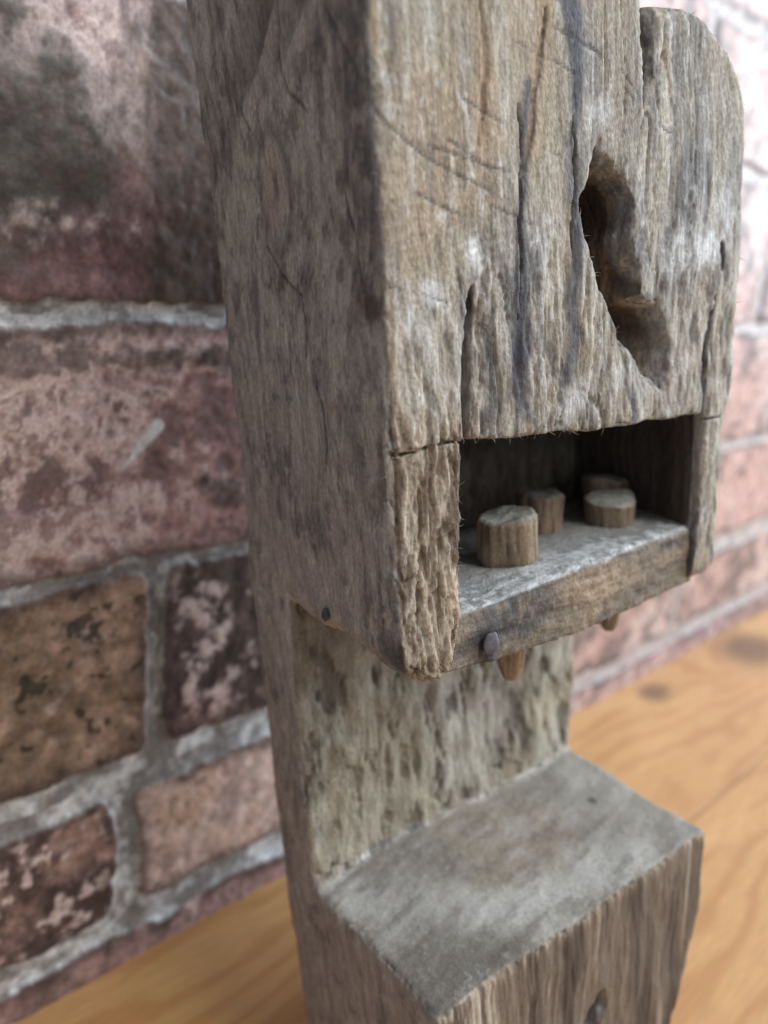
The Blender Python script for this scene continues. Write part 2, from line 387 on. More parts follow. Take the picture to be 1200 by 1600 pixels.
def yback(z): return np.interp(z, [-.78, -.572, -.255, .065, .281, .536, .836, 1.133, 1.434, 1.776, 1.969, 2.095], [-.80, -.80, -.775, -.752, -.742, -.752, -.752, -.764, -.758, -.760, -.748, -.738])
def build_block():
    h = 1 / 245.
    xs = np.arange(-.03, 1.12, h); ys = np.arange(-1.48, -.70, h); zs = np.arange(-.93, 2.24, h)
    X = xs[:, None, None].astype(np.float32); Y = ys[None, :, None].astype(np.float32); Z = zs[None, None, :].astype(np.float32)
    x2 = xs[:, None]; z2 = zs[None, :]
    f32 = lambda a: a.astype(np.float32)
    n2 = lambda sx, sz, seed: fbm(np.broadcast_to(x2 * sx, (len(xs), len(zs))), np.broadcast_to(z2 * sz, (len(xs), len(zs))), np.zeros((len(xs), len(zs))), seed, 3)
    # front surface of the head, column and base as functions of x, z
    hf = YF + .008 * n2(4, 2.2, 101) + .002 * n2(16, 3, 104)
    hf = hf + .055 * np.exp(-((x2 - .680) / .020) ** 2) * ss(1.76, 1.95, z2)
    hf = hf + .006 * ss(1.197, 1.19, z2) * ss(.2, .15, x2) - .02 * ss(.70, .74, x2) * 0
    hf = hf + .014 * ss(.66, .70, x2) * ss(1.78, 1.92, z2)                       # right lobe of the crest lies back
    hf = hf + .016 * ss(.17, .19, x2) * ss(.42, .2, x2) * ss(1.50, 1.38, z2)
    hf = hf + .012 * ss(.78, .95, x2) * ss(1.5, 1.3, z2)
    zj = .735 + .03 * np.clip((ys + 1.1) / .15, 0, 1) ** 2 + .012 * np.sin(ys * 9)
    zj = zj - .018 * ss(-1.1, -1.40, ys)
    f_col = (-.953 + f32(.010 * n2(5, 3, 111) + .007 * n2(16, 7, 113)))[:, None, :] - Y
    f_head = smax(f32(hf)[:, None, :] - Y, f32(zj)[None, :, None] + f32(.04 * np.clip((.10 - xs) / .08, 0, 1.3) ** 2)[:, None, None] - Z, .06)
    bf = -1.447 + .008 * n2(5, 3, 121) + .003 * n2(22, 3, 123)
    bt = .0 + .012 * fbm(x2 * 3 + 0 * ys[None], ys[None] * 3 + 0 * x2, 0 * x2 + 0 * ys[None], 131, 3)
    f_base = smax(f32(bf)[:, None, :] - Y, Z - f32(bt)[:, :, None], .022)
    fr = smin(f_col, smin(f_head, f_base, .001), .02)
    xl = f32(.004 + .006 * fbm(ys[:, None] * 3 + 0 * z2, z2 * 2.5 + 0 * ys[:, None], 0 * z2 + 0 * ys[:, None], 141, 3))
    side_l = xl[None] - X
    zt = np.interp(zs, [-.95, -.59, -.42, -.22, .02, .16, .7, 1.13, 1.2, 1.5, 1.7, 1.87, 2.2], [.80, .868, .930, .968, .985, 1.006, 1.016, 1.022, 1.048, 1.042, 1.034, 1.03, 1.02])
    backw = ss(-1.2, -.95, ys)[:, None]                                           # the base narrows only at its front
    zr = zt[None, :] * (1 - backw) + np.maximum(zt, .985)[None, :] * backw
    side_r = X - f32(zr)[None] - f32(.06 * ss(-1.40, -1.2, ys)[:, None] * ss(.55, .7, zs)[None, :])[None]
    f = smax(fr, side_l, .022)
    f = smax(f, side_r, .03)
    f = smax(f, Y - f32(yback(zs) + .042 - .010 * ss(1.0, .6, zs))[None, None, :], .085)
    topx = np.interp(xs, [-.1, 0, .1, .3, .5, .60, .655, .68, .70, .80, .87, .925, .965, 1.0, 1.022, 1.038, 1.07],
                     [2.35, 2.35, 2.35, 2.35, 2.30, 2.15, 2.03, 1.965, 1.990, 2.000, 1.990, 1.970, 1.948, 1.915, 1.878, 1.81, 1.7])
    f = smax(f, Z - f32(topx)[:, None, None], .045)
    # opening between the cheeks
    cl = np.interp(zs, [.5, .70, .72, .745, .79, .86, 1.2], [.06, .085, .105, .122, .138, .150, .166])
    cr = np.interp(zs, [.5, .70, .9, 1.2], [.900, .912, .930, .934])
    sof = 1.183 - .038 * np.clip((xs - .17) / .75, 0, 1) + .006 * fbm(xs * 14, xs * 0, xs * 0, 151, 3) + .004
    cav = smax(smax(f32(cl)[None, None, :] - X, X - f32(cr)[None, None, :] - f32(.05 * ss(-1.40, -1.2, ys))[None, :, None], .01), Y + np.float32(.957), .02)
    cav = smax(cav, Z - f32(sof)[:, None, None], .01); cav = smax(cav, .5 - Z, .01)
    f = smax(f, -cav, .014)
    # carved hollow
    pd = polysdf(x2 + .012 * n2(13, 13, 161) + .004 * n2(40, 40, 162), z2 + .010 * n2(13, 13, 165), HOLLOW)
    D = np.interp(zs, [1.18, 1.24, 1.30, 1.36, 1.42, 1.50, 1.60, 1.64, 1.67, 1.72], [.02, .05, .09, .14, .20, .29, .40, .38, .16, .08])
    wx = ss(.66, .50, x2)                                       # steep at the left, sloping up at the right in the upper part
    wx = 1.0
    dep = D[None] * ss(0, .05, -pd) * wx + .035 * n2(10, 7, 171) * ss(0, .05, -pd) * ss(1.3, 1.45, z2)
    lip = np.where(pd < 0, 0, 1)
    hol = np.maximum(f32(pd)[:, None, :], Y - f32(hf + dep)[:, None, :])
    f = smax(f, -hol * .8, .006)
    def groove(f, spec, depth, jit=.006, front=None, seed=181):
        d2 = segdist(x2 + jit * n2(9, 14, seed), z2 + 0 * x2, *spec)
        g = np.maximum(f32(d2)[:, None, :], Y - f32((hf if front is None else front) + depth)[:, None, :] + np.maximum(f32(d2 + .02) * 0, 0)[:, None, :])
        return np.maximum(f, -g)
    f = groove(f, CR_L, .14, .004); f = groove(f, CR_R, .05); f = groove(f, CR_R2, .08); f = groove(f, NOTCH, .10)
    for i, r in enumerate(RAGGED): f = groove(f, r, (.006, .006, .011, .011)[i], .008, seed=190 + i)
    f = groove(f, BHOLE, .16, .006, bf)
    # saw cut across the left cheek
    cut = np.abs(z2 - 1.192 + .004 * np.sin(x2 * 40)) - .0018 - .0015 * np.sin(x2 * 60) + np.where(x2 < .175, 0, 1)
    f = np.maximum(f, -np.maximum(f32(cut)[:, None, :], Y - f32(hf + .012)[:, None, :]))
    cut2 = np.abs(z2 - 1.135) - .003 + np.where(x2 > .93, 0, 1)
    f = np.maximum(f, -np.maximum(f32(cut2)[:, None, :], Y - f32(hf + .02)[:, None, :]))
    # foot cut flat on the table
    pz = (M[2][0] * (X - CAM[0]) + M[2][1] * (Y - CAM[1]) + M[2][2] * (Z - CAM[2])) - TABLE
    f = np.maximum(f, .0005 - pz).astype(np.float32)
    V, Q = surface_nets(f, (xs[0], ys[0], zs[0]), h)
    del f
    for _ in range(1):                                        # one light smoothing pass
        A = np.zeros_like(V); n = np.bincount(Q.ravel(), minlength=len(V)).astype(float)
        cen = V[Q].mean(1)
        for a in range(3): A[:, a] = np.bincount(Q.ravel(), np.repeat(cen[:, a], 4), len(V))
        V = V * .4 + .6 * A / np.maximum(n, 1)[:, None]
    N = vnormals(V, Q)
    return V, Q, N
V, Q, N = build_block()

def paint_block(V, N):
    x, y, z = V.T; nx, ny, nz = N.T; zero = np.zeros_like(x)
    front = ss(.45, .8, -ny); left = ss(.45, .8, -nx); top = ss(.55, .85, nz); right = ss(.5, .8, nx)
    isbase = ss(.02, -.005, z); ishead = ss(-1.1, -1.25, y) * ss(.6, .7, z); iscol = (1 - ishead) * (z > .02) * (y > -1.02) * (y < -.85)
    # noise fields; wx bends the grain
    wx = x + .035 * fbm(x * 2.5, y * 2, z * 1.6, 201, 3); wy = y + .05 * fbm(x * 2, y * 2.5, z * 1.6, 205, 3)
    g1 = fbm(wx * 26, wy * 26, z * 1.8, 211, 4, .6)            # streaks
    g2 = fbm(wx * 75, wy * 75, z * 5.5, 217, 3, .6)            # fine fibres
    g3 = fbm(wx * 12, wy * 12, z * 1.1, 223, 3)
    blot = fbm(x * 4, y * 4, z * 3, 229, 4, .55)
    mid = fbm(x * 13, y * 13, z * 8, 233, 4, .6)
    spk = fbm(x * 60, y * 60, z * 45, 239, 3, .6)
    rid = 1 - np.abs(fbm(wx * 17, wy * 17, z * 1.5, 241, 3)) * 3.2   # thin long cracks near 1
    rid2 = 1 - np.abs(fbm(wx * 30, wy * 30, z * 3.2, 251, 2)) * 2.6
    dis = np.zeros_like(x)
    cov = np.clip(.25 + .9 * ss(-.25, .35, fbm(x * 3, y * 3, z * 2.2, 331, 3) - .45 * ss(1.45, 1.65, z) * ss(.55, .3, x) + .15 * ss(1.45, 1.3, z)), 0, 1)
    cov = cov * (1 - .75 * ss(.16, .08, np.hypot(x - .83, (z - 1.30) * .75)))
    # ---- head front
    c = np.tile(np.array([.325, .288, .228]), (len(x), 1))
    c = mixc(c, [.23, .222, .205], ss(.0, .6, blot + .3 * mid) * .6); c = mixc(c, [.42, .40, .355], ss(.0, .6, -blot + .4 * mid + .2 * spk) * .5)
    c = mixc(c, [.20, .185, .165], ss(-.1, .6, g3) * .6)
    c = mixc(c, [.53, .51, .475], ss(.05, .6, g1 + .4 * blot) * .65 * cov)
    c = mixc(c, [.37, .285, .20], ss(.05, .6, blot + .25 * g1 + .38 * ss(.55, .1, x) ) * .70)
    c = mixc(c, [.13, .135, .15], ss(.12, .45, g1 * .7 - blot * .4 + .14) * .75 * cov)
    c = mixc(c, [.055, .05, .05], ss(.80, .99, rid) * ss(-.4, .2, mid) * .85 * np.maximum(cov, .35))
    c = mixc(c, [.09, .075, .06], ss(.80, .98, rid2) * ss(-.2, .3, g3) * .6 * np.maximum(cov, .4)); c = mixc(c, [.10, .09, .08], ss(.25, .6, -g2 + .3 * mid) * .4); c = mixc(c, [.58, .56, .52], ss(.2, .6, g2 + .3 * spk) * .4)
    c = mixc(c, [.60, .61, .62], ss(.25, .7, spk * .8 + mid * .4 - .1) * .35)
    chip = fbm(wx * 52 + z * 11, wy * 52, z * 11, 371, 3, .6)
    c = mixc(c, [.075, .07, .068], ss(.28, .55, chip) * ss(1.62, 1.4, z + .2 * blot) * .65); c = mixc(c, [.62, .60, .56], ss(.25, .55, -chip) * ss(1.62, 1.4, z + .2 * blot) * .45)
    dis -= .0020 * ss(.25, .5, chip) * front * ss(1.62, 1.4, z) * (z > .7) * (y < -1.3)
    # named features of the head's front
    def line(pts, wds, a, b, col, k, jit=.006, sd=261):
        nonlocal c
        d = segdist(x + jit * fbm(x * 9, z * 14, zero, sd, 2), z, pts, wds)
        c = mixc(c, col, ss(b, a, d) * k * front)
        return d
    fr_y = ss(-1.3, -1.36, y) * ss(.65, .7, z)
    for spec in RAGGED[:2]:
        d = segdist(x + .01 * fbm(x * 9, z * 20, zero, 263, 2), z, *spec)
        c = mixc(c, [.37, .275, .175], ss(.034, .0, d + .022 * mid) * .6 * fr_y)
        c = mixc(c, [.20, .13, .08], ss(.006, -.004, d) * .4 * fr_y)
    line([(.43, 2.0), (.452, 1.93), (.462, 1.84), (.458, 1.78)], [.020, .018, .012, .003], -.004, .020, [.065, .07, .09], .9)
    line([(.335, 1.80), (.318, 1.66), (.312, 1.52), (.312, 1.33)], [.003, .006, .006, .003], -.003, .018, [.06, .062, .08], .85)
    line([(.31, 1.48), (.318, 1.40), (.322, 1.30), (.33, 1.22)], [.004, .012, .010, .004], -.004, .020, [.075, .08, .10], .8, .014, 264)
    line([(.24, 1.42), (.245, 1.34), (.243, 1.26)], [.002, .004, .002], -.003, .009, [.07, .07, .075], .7)
    line([(.456, 1.78), (.458, 1.6), (.452, 1.45), (.442, 1.28)], [.002, .008, .010, .008], -.003, .018, [.065, .068, .085], .8, .012)
    line([(.30, 1.40), (.31, 1.33), (.325, 1.27)], [.004, .014, .004], -.004, .012, [.06, .06, .075], .8)
    line([(.545, 1.35), (.56, 1.25), (.56, 1.19)], [.002, .004, .002], -.002, .006, [.09, .085, .08], .6)
    line([(.62, 1.31), (.625, 1.2)], [.003, .003], -.002, .006, [.1, .09, .08], .6)
    line([(.975, 1.75), (.96, 1.6), (.968, 1.45)], [.003, .008, .004], -.003, .012, [.12, .115, .12], .6)
    for px, pz_, rx, rz, k in [(.20, 1.515, .035, .045, .8), (.11, 1.455, .03, .03, .6), (.88, 1.53, .10, .055, .95), (.79, 1.51, .06, .05, .7), (.60, 1.27, .03, .03, .4), (.53, 1.775, .04, .03, .45), (.95, 1.62, .05, .06, .5), (.46, 1.24, .04, .05, .5), (.055, 1.41, .010, .035, .7)]:
        q = np.hypot((x - px) / rx, (z - pz_) / rz)
        c = mixc(c, [.66, .68, .70], ss(1.1, .2, q + .55 * mid + .35 * spk) * k * fr_y)  # pale patches; the broad right one paints in a bluish window highlight
    # shallow dark scratch lines
    for pts in ([(.31, 1.865), (.426, 1.842), (.531, 1.811), (.60, 1.795)], [(.40, 1.90), (.52, 1.875), (.63, 1.80)], [(.18, 1.765), (.28, 1.73)], [(.60, 1.80), (.605, 1.74)],
                [(-.01, 1.80), (.002, 1.75), (.023, 1.716), (.096, 1.674), (.176, 1.644), (.249, 1.621)], [(.11, 1.69), (.2, 1.67), (.29, 1.655)], [(.02, 1.47), (.08, 1.455), (.14, 1.44)], [(.15, 1.70), (.24, 1.66)], [(.50, 1.885), (.60, 1.845), (.66, 1.80)], [(.60, 1.74), (.655, 1.79), (.70, 1.81)], [(.24, 1.60), (.34, 1.57)], [(.06, 1.62), (.17, 1.585)], [(.70, 1.77), (.76, 1.75)], [(.35, 1.70), (.43, 1.69)]):
        d = segdist(x + .0025 * mid, z + .0025 * mid, pts, [0.0008] * len(pts))
        t = ss(.0032, .0, d) * fr_y * ss(-.5, .3, fbm(x * 16, y * 2, z * 16, 267, 2) + .1)
        c = mixc(c, [.06, .055, .055], t * .7); dis -= .0018 * t
    # left cheek and its golden arris
    cheek = ss(.21, .14, x + .03 * mid) * fr_y * ss(1.30, 1.16, z + .04 * mid)
    c = mixc(c, [.30, .235, .170], cheek * .6 * ss(-.5, .2, mid + .4))
    c = mixc(c, [.54, .44, .33], cheek * ss(.15, .6, g2 + .4 * g1) * .8)
    c = mixc(c, [.10, .065, .04], cheek * ss(.2, .6, -g2 + .5 * mid + .4 * ss(.09, .15, x)) * .8)
    edge = ss(.042, .005, x + .02 * mid) * ss(-1.39, -1.405, y) * ss(.7, .8, z) * ss(-.15, .3, fbm(z * 5, x * 5, zero, 273, 3) + .12)
    c = mixc(c, [.48, .33, .17], edge * (.45 + .5 * ss(-.3, .4, fbm(z * 6, zero, zero, 271, 2))) * .8)
    c = mixc(c, [.23, .145, .09], ss(.03, .0, np.hypot(x - .185, (z - 1.215) * .5) - .012) * fr_y * .6)
    # ---- left side: purplish grey
    s = np.tile(np.array([.335, .315, .292]), (len(x), 1))
    ys_ = y + .10 * fbm(y * 2.5, z * 2.4, zero, 281, 3)
    e = np.hypot((y + 1.12) * 1.15 + .05 * blot, (z - 1.70) * .42)      # cathedral rings
    rg = np.sin(e * 85 + 2.2 * blot + g3)
    s = mixc(s, [.115, .112, .12], ss(-.1, .8, rg) * ss(-.3, .4, mid) * .4)
    sg = fbm(ys_ * 30, z * 3, zero, 285, 4, .62)
    sb = fbm(y * 7, z * 4.5, zero, 295, 5, .62); s = mixc(s, [.085, .085, .10], ss(.0, .6, sg * .8 + .35 * sb * ss(1.1, 1.6, z)) * .45)
    s = mixc(s, [.40, .375, .34], ss(.0, .6, -sg * .6 - .6 * sb + .3 * blot + .40 * ss(-1.0, -.82, y)) * .65)
    s = mixc(s, [.315, .27, .262], ss(1.35, .95, z + .15 * blot) * .55)
    s = mixc(s, [.06, .058, .065], ss(.35, .7, mid * .9 + .4 * spk - .05) * .5)
    s = mixc(s, [.40, .37, .35], ss(.35, .75, spk * .9 - .2 * mid) * .35)
    s = mixc(s, [.085, .082, .09], ss(.16, .0, np.abs(y + 1.36 + .03 * blot)) * ss(1.25, 1.5, z + .1 * mid) * .6)
    s = mixc(s, [.10, .097, .105], ss(.3, .8, fbm(y * 9, z * 3, zero, 291, 4) + .4 * (ss(1.4, 1.9, z) - .5)) * .5)
    m3 = fbm(y * 46, z * 26, zero, 311, 4, .65); s = mixc(s, [.07, .068, .08], ss(.18, .55, m3 * .9 + .3 * (ss(1.2, 1.6, z) - .6)) * .5); g5 = fbm(ys_ * 85, z * 3.2, zero, 361, 3, .6); s = mixc(s, [.09, .082, .08], ss(.15, .55, g5) * .20); s = mixc(s, [.44, .42, .395], ss(.15, .5, -g5) * .22); s = mixc(s, [.46, .44, .42], ss(.10, .55, -m3 * .9 - .3 * sb) * .45)
    kn = np.hypot((y + 1.065) / .040, (z - 1.665) / .075)
    s = mixc(s, [.36, .285, .25], ss(1.35, .5, kn + .35 * mid) * .65); s = mixc(s, [.07, .05, .05], ss(.35, .1, np.hypot((y + 1.07) / .02, (z - 1.675) / .05) * .5 + .2 * mid) * .6)
    kr = ss(.35, .0, np.abs(kn - 1.5)); s = mixc(s, [.10, .09, .09], kr * .5)
    s = mixc(s, [.05, .035, .03], ss(1.2, .5, np.hypot((y + 1.38) / .035, (z - 1.44) / .028) + .4 * mid) * .75)
    s = mixc(s, [.06, .058, .07], ss(1.3, .2, np.hypot((y + 1.40) / .09, (z - .80) / .07) + .5 * mid) * .8)
    for pts in ([(-1.289, 1.919), (-1.37, 1.805), (-1.409, 1.751)], [(-1.124, 1.881), (-1.15, 1.82), (-1.212, 1.777)], [(-1.004, 1.572), (-1.08, 1.50), (-1.134, 1.472), (-1.15, 1.41), (-1.146, 1.352)],
                [(-1.308, 1.629), (-1.341, 1.544), (-1.35, 1.47)], [(-1.14, 2.0), (-1.12, 1.88)], [(-.95, 1.84), (-.99, 1.79)], [(-1.17, 1.34), (-1.2, 1.24), (-1.19, 1.15)], [(-1.1, 1.2), (-1.07, 1.1)]):
        d = segdist(y + .008 * mid, z + .008 * mid, pts, [.0008] * len(pts)); t = ss(.0042, 0, d) * left * ss(-.45, .2, fbm(y * 12, z * 12, zero, 297, 2) + .15)
        s = mixc(s, [.04, .038, .04], t * .8); dis -= .003 * t
    # scarf-like step high on the side
    for pts in ([(-.937, 1.80), (-1.0, 1.862), (-1.08, 1.925), (-1.16, 2.0)], [(-1.03, 1.80), (-1.10, 1.862), (-1.16, 1.88)]):
        d = segdist(y, z, pts, [0.0] * len(pts)); a = pts[0]; b = pts[-1]
        sd_ = ((z - a[1]) * (b[0] - a[0]) - (y - a[0]) * (b[1] - a[1])) / math.hypot(b[0] - a[0], b[1] - a[1]) + .010 * mid
        along = ss(-.02, .05, ((y - a[0]) * (b[0] - a[0]) + (z - a[1]) * (b[1] - a[1]))) * 1.0
        sg_ = -1.0
        up = ss(-.012, .016, sd_ * sg_) * ss(.15, .02, sd_ * sg_) * along * left
        dis -= .012 * up; s = mixc(s, [.115, .11, .105], up * .7)
        s = mixc(s, [.40, .38, .35], ss(.05, .0, np.abs(sd_ * sg_ + .02)) * (sd_ * sg_ < 0) * along * .55)
    hl = z > .0
    c = c * (1 - left[:, None]) + s * left[:, None]
    # ---- column front under the head: worm-eaten and mottled
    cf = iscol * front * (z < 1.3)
    k = np.tile(np.array([.33, .295, .24]), (len(x), 1))
    cm = fbm(x * 21, y * 10, z * 8, 301, 4, .6); cm2 = fbm(x * 44, y * 20, z * 12, 307, 3)
    low = ss(.45, .05, z)
    k = mixc(k, [.13, .112, .088], ss(.0, .42, cm + .25 * cm2) * .85)
    k = mixc(k, [.47, .435, .365], ss(.1, .5, -cm + .2 * cm2) * .7)
    k = mixc(k, [.37, .31, .22], ss(.0, .5, -blot + low * .3) * .5)
    k = mixc(k, [.12, .095, .075], ss(.45, .62, z + .08 * cm - .12 * x) * .6)  # shadow of the head's overhang painted onto the column's upper left
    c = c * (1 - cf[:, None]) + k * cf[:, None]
    dis += cf * (-.010 * ss(.05, .5, cm) + .003 * cm2 + .004 * -np.clip(cm, -1, 0))
    # ---- base top: grey end grain with a knot and dust
    bt = top * (z < .1) * (z > -.15)
    k = np.tile(np.array([.24, .220, .188]), (len(x), 1))
    k = mixc(k, [.35, .29, .215], ss(.0, .6, .9 - 2.2 * np.hypot(x - .52, (y + 1.12) * 1.3) + .3 * blot) * .32)
    kn = np.hypot((x - .494) / 1.1, y + 1.045)
    k = mixc(k, [.15, .12, .09], ss(.0, 1, np.sin(kn * 150 + 3.5 * mid + 2 * blot)) * ss(.11, .03, kn + .03 * mid) * .5)
    kn2 = np.hypot(x - .47, (y + 1.04)); k = mixc(k, [.17, .15, .13], ss(.3, 1, np.sin(kn2 * 46 + 2 * blot)) * ss(.42, .15, kn2) * .28)
    dl = segdist(x, y, [(.06, -1.0), (.10, -1.08), (.16, -1.19), (.27, -1.29), (.42, -1.345), (.58, -1.375), (.75, -1.385)], [.02, .035, .04, .03, .035, .045, .02])
    dust = ss(.10, -.03, dl + .05 * mid + .02 * spk + .03 * blot)
    k = mixc(k, [.52, .53, .52], dust * .62)
    bg_ = fbm(x * 9 + y * 3, y * 30 - x * 6, zero, 351, 4, .6); k = mixc(k, [.13, .115, .10], ss(.1, .6, bg_) * .45); k = mixc(k, [.42, .40, .37], ss(.15, .6, -bg_) * .35)
    k = mixc(k, [.135, .125, .11], ss(.0, .6, .80 - 2.6 * np.hypot((x - .12) * .9, (y + 1.45) * 1.5) + .25 * mid) * .85); k = mixc(k, [.20, .19, .175], ss(.0, .5, -blot) * .4)
    k = mixc(k, [.42, .43, .42], ss(.62, .95, x + .12 * mid + .3 * (y + 1.2)) * .3)
    k = mixc(k, [.50, .50, .49], ss(.5, .8, spk + .3 * mid) * .22)
    k = mixc(k, [.05, .04, .035], ss(1.2, .5, np.hypot((x - .831) / .016, (y + 1.163) / .016)) * .8)
    c = c * (1 - bt[:, None]) + k * bt[:, None]
    # ---- base front: brown streaked end
    bfm = front * (z < .01) * (y < -1.3)
    k = np.tile(np.array([.175, .135, .105]), (len(x), 1))
    k = mixc(k, [.40, .33, .25], ss(.05, .6, g1 + .3 * g2) * .75)
    k = mixc(k, [.065, .048, .038], ss(.0, .5, -g1 + .35 * g3) * .8)
    k = mixc(k, [.50, .45, .38], ss(.2, .6, g2 + .3 * blot) * ss(.45, .15, x) * .6)
    k = mixc(k, [.40, .32, .24], ss(-.05, .0, z) * ss(-.2, .5, g2) * .7)
    c = c * (1 - bfm[:, None]) + k * bfm[:, None]
    dis += bfm * (.0016 * g1 + .0026 * g2 + .003 * mid)
    # ---- hollow: fibrous brown wood, shade painted into its deep upper left
    hd = ss(-1.385, -1.34, y) * (y < -.98) * (z > 1.19) * (x > .4) * (x < .86) * (1 - left * 0)
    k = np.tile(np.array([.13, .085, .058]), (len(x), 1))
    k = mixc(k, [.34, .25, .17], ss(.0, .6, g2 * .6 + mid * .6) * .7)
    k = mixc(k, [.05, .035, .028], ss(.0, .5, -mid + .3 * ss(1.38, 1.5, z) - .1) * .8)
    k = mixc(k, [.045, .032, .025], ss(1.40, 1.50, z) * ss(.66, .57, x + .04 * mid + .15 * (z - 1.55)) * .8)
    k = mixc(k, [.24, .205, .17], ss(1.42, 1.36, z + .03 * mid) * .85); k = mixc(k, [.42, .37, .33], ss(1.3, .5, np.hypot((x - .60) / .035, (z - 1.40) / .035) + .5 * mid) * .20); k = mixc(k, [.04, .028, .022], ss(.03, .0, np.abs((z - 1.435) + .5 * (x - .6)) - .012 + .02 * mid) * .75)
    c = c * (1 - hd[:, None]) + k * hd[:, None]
    cav_shade = ss(.97, 1.10, z + .04 * mid) * (y > -1.0) * (z < 1.3) * front; c = mixc(c, [.07, .058, .048], cav_shade * .72)  # upper back of the opening: shade of the recess painted in
    # ---- inside of the opening, painted dark to stand in for its shade
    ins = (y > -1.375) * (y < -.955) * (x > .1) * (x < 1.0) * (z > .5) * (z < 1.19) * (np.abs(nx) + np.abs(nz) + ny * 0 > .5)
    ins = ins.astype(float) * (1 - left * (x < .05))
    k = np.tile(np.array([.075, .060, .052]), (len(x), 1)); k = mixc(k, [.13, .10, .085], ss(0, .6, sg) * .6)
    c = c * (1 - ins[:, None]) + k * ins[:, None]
    # top crest of the head
    # ---- relief
    hf = front * fr_y * (y > -2)
    dis += hf * (1 - .35 * ss(1.35, 1.6, z)) * ((.0026 * g1 + .0026 * g2 + .003 * g3 - .007 * ss(.78, .98, rid) - .005 * ss(.8, .98, rid2)) * cov + .0016 * spk + .0026 * mid)
    hatch = np.sin((z * .93 - x * .35 + .05 * blot) * 330) * ss(.0, .5, fbm(x * 3.5, zero, z * 3.5, 343, 3) + .25 * ss(1.5, 1.8, z)); dis += hf * .00045 * hatch * ss(1.3, 1.55, z)
    c = mixc(c, c * 1.25, ss(.0, 1, hatch) * hf * .5 * ss(1.3, 1.55, z))
    g4 = fbm(wx * 70, wy * 70, z * 12, 319, 4, .65); dis += cheek * (.0014 * g2 + .0032 * g4 - .0035 * ss(.25, .45, -g4) - .005 * ss(.80, .98, 1 - np.abs(fbm((x + .25 * z) * 34, y * 30, z * 7, 355, 3)) * 2.6)); c = mixc(c, [.11, .075, .05], cheek * ss(.15, .5, -g4) * .6)
    dis += left * (.0025 * sg + .0012 * spk + .0015 * mid + .002 * g5)
    dis += bt * (.0025 * mid + .0006 * spk + .002 * bg_)
    # chipped edges
    ed = (1 - ss(.80, .97, np.maximum(np.maximum(np.abs(nx), np.abs(ny)), np.abs(nz))))
    dis += ed * (.0025 * mid + .002 * spk)
    return c, dis
col, dis = paint_block(V, N)
V = V + N * dis[:, None]
def fibres(V, N, mask, count, seed, lo=.012, hi=.04, color=(.42, .34, .24)):
    """torn wood fibres: thin curved slivers rooted on the given surface points"""
    rng = np.random.RandomState(seed); ids = np.nonzero(mask)[0]; ids = rng.choice(ids, min(count, len(ids)), replace=False)
    Vv, Qq, Cc = [], [], []; nb = 0
    for i in ids:
        p = V[i].copy() - N[i] * .002; d = N[i] * .8 + rng.randn(3) * .75; d /= np.linalg.norm(d)
        cu = rng.randn(3) * .5; Lh = rng.uniform(lo, hi); r0 = rng.uniform(.0006, .0013); n = 7
        tone = np.array(color) * rng.uniform(.6, 1.3)
        for k in range(n):
            a = np.cross(d, [0.1, .2, 1]); a /= np.linalg.norm(a); b = np.cross(d, a); rr = r0 * (1 - k / (n - .6))
            for t in (0, 2.094, 4.189): Vv.append(p + (a * math.cos(t) + b * math.sin(t)) * rr); Cc.append(tone)
            if k:
                for t in range(3): Qq.append([nb + (k - 1) * 3 + t, nb + (k - 1) * 3 + (t + 1) % 3, nb + k * 3 + (t + 1) % 3, nb + k * 3 + t])
            p = p + d * Lh / n; d = d + cu * .35; d /= np.linalg.norm(d)
        nb += n * 3
    return np.array(Vv), np.array(Qq), np.array(Cc)
def add_to(V, Q, c, extra):
    return np.concatenate([V, extra[0]]), np.concatenate([Q, extra[1] + len(V)]), np.concatenate([c, extra[2]])
cen = V[Q].mean(1)
is_base = (cen[:, 2] < .022) & (cen[:, 1] < -.957)
is_head = (cen[:, 2] > .56) & (cen[:, 1] < -.957 ) | (cen[:, 2] > .75)
is_col = ~is_base & ~is_head
for nm, msk in (('head', is_head), ('column', is_col), ('base', is_base)):
    q = Q[msk]; u, inv = np.unique(q.ravel(), return_inverse=True)
    v_, q_, c_ = V[u], inv.reshape(q.shape), col[u]
    if nm == 'head':
        n_ = N[u]; x, y, z = v_.T
        fr_ = (y < -1.385)
        for msk_, cnt, sd in ((fr_ & (x > .13) & (x < .175) & (z < 1.18) & (z > .74), 90, 1), (fr_ & (x < .17) & (z < .80), 40, 2), (fr_ & (z > 1.165) & (z < 1.2) & (x > .16) & (x < .9), 90, 3),
                              (fr_ & (x < .17) & (z < 1.19), 60, 4), (fr_ & (x > .47) & (x < .70) & (z > 1.35) & (z < 1.73) & (np.abs(n_[:, 1]) < .8), 50, 5), (fr_ & (z > 1.2) & (n_[:, 1] > -.93), 60, 6)):
            if msk_.sum() > cnt: v_, q_, c_ = add_to(v_, q_, c_, fibres(V[u], n_, msk_, cnt, sd, .006, .026))
    link(nm, make_mesh(nm, loc(v_), q_, c_, block_end if nm == 'base' else wood), root)

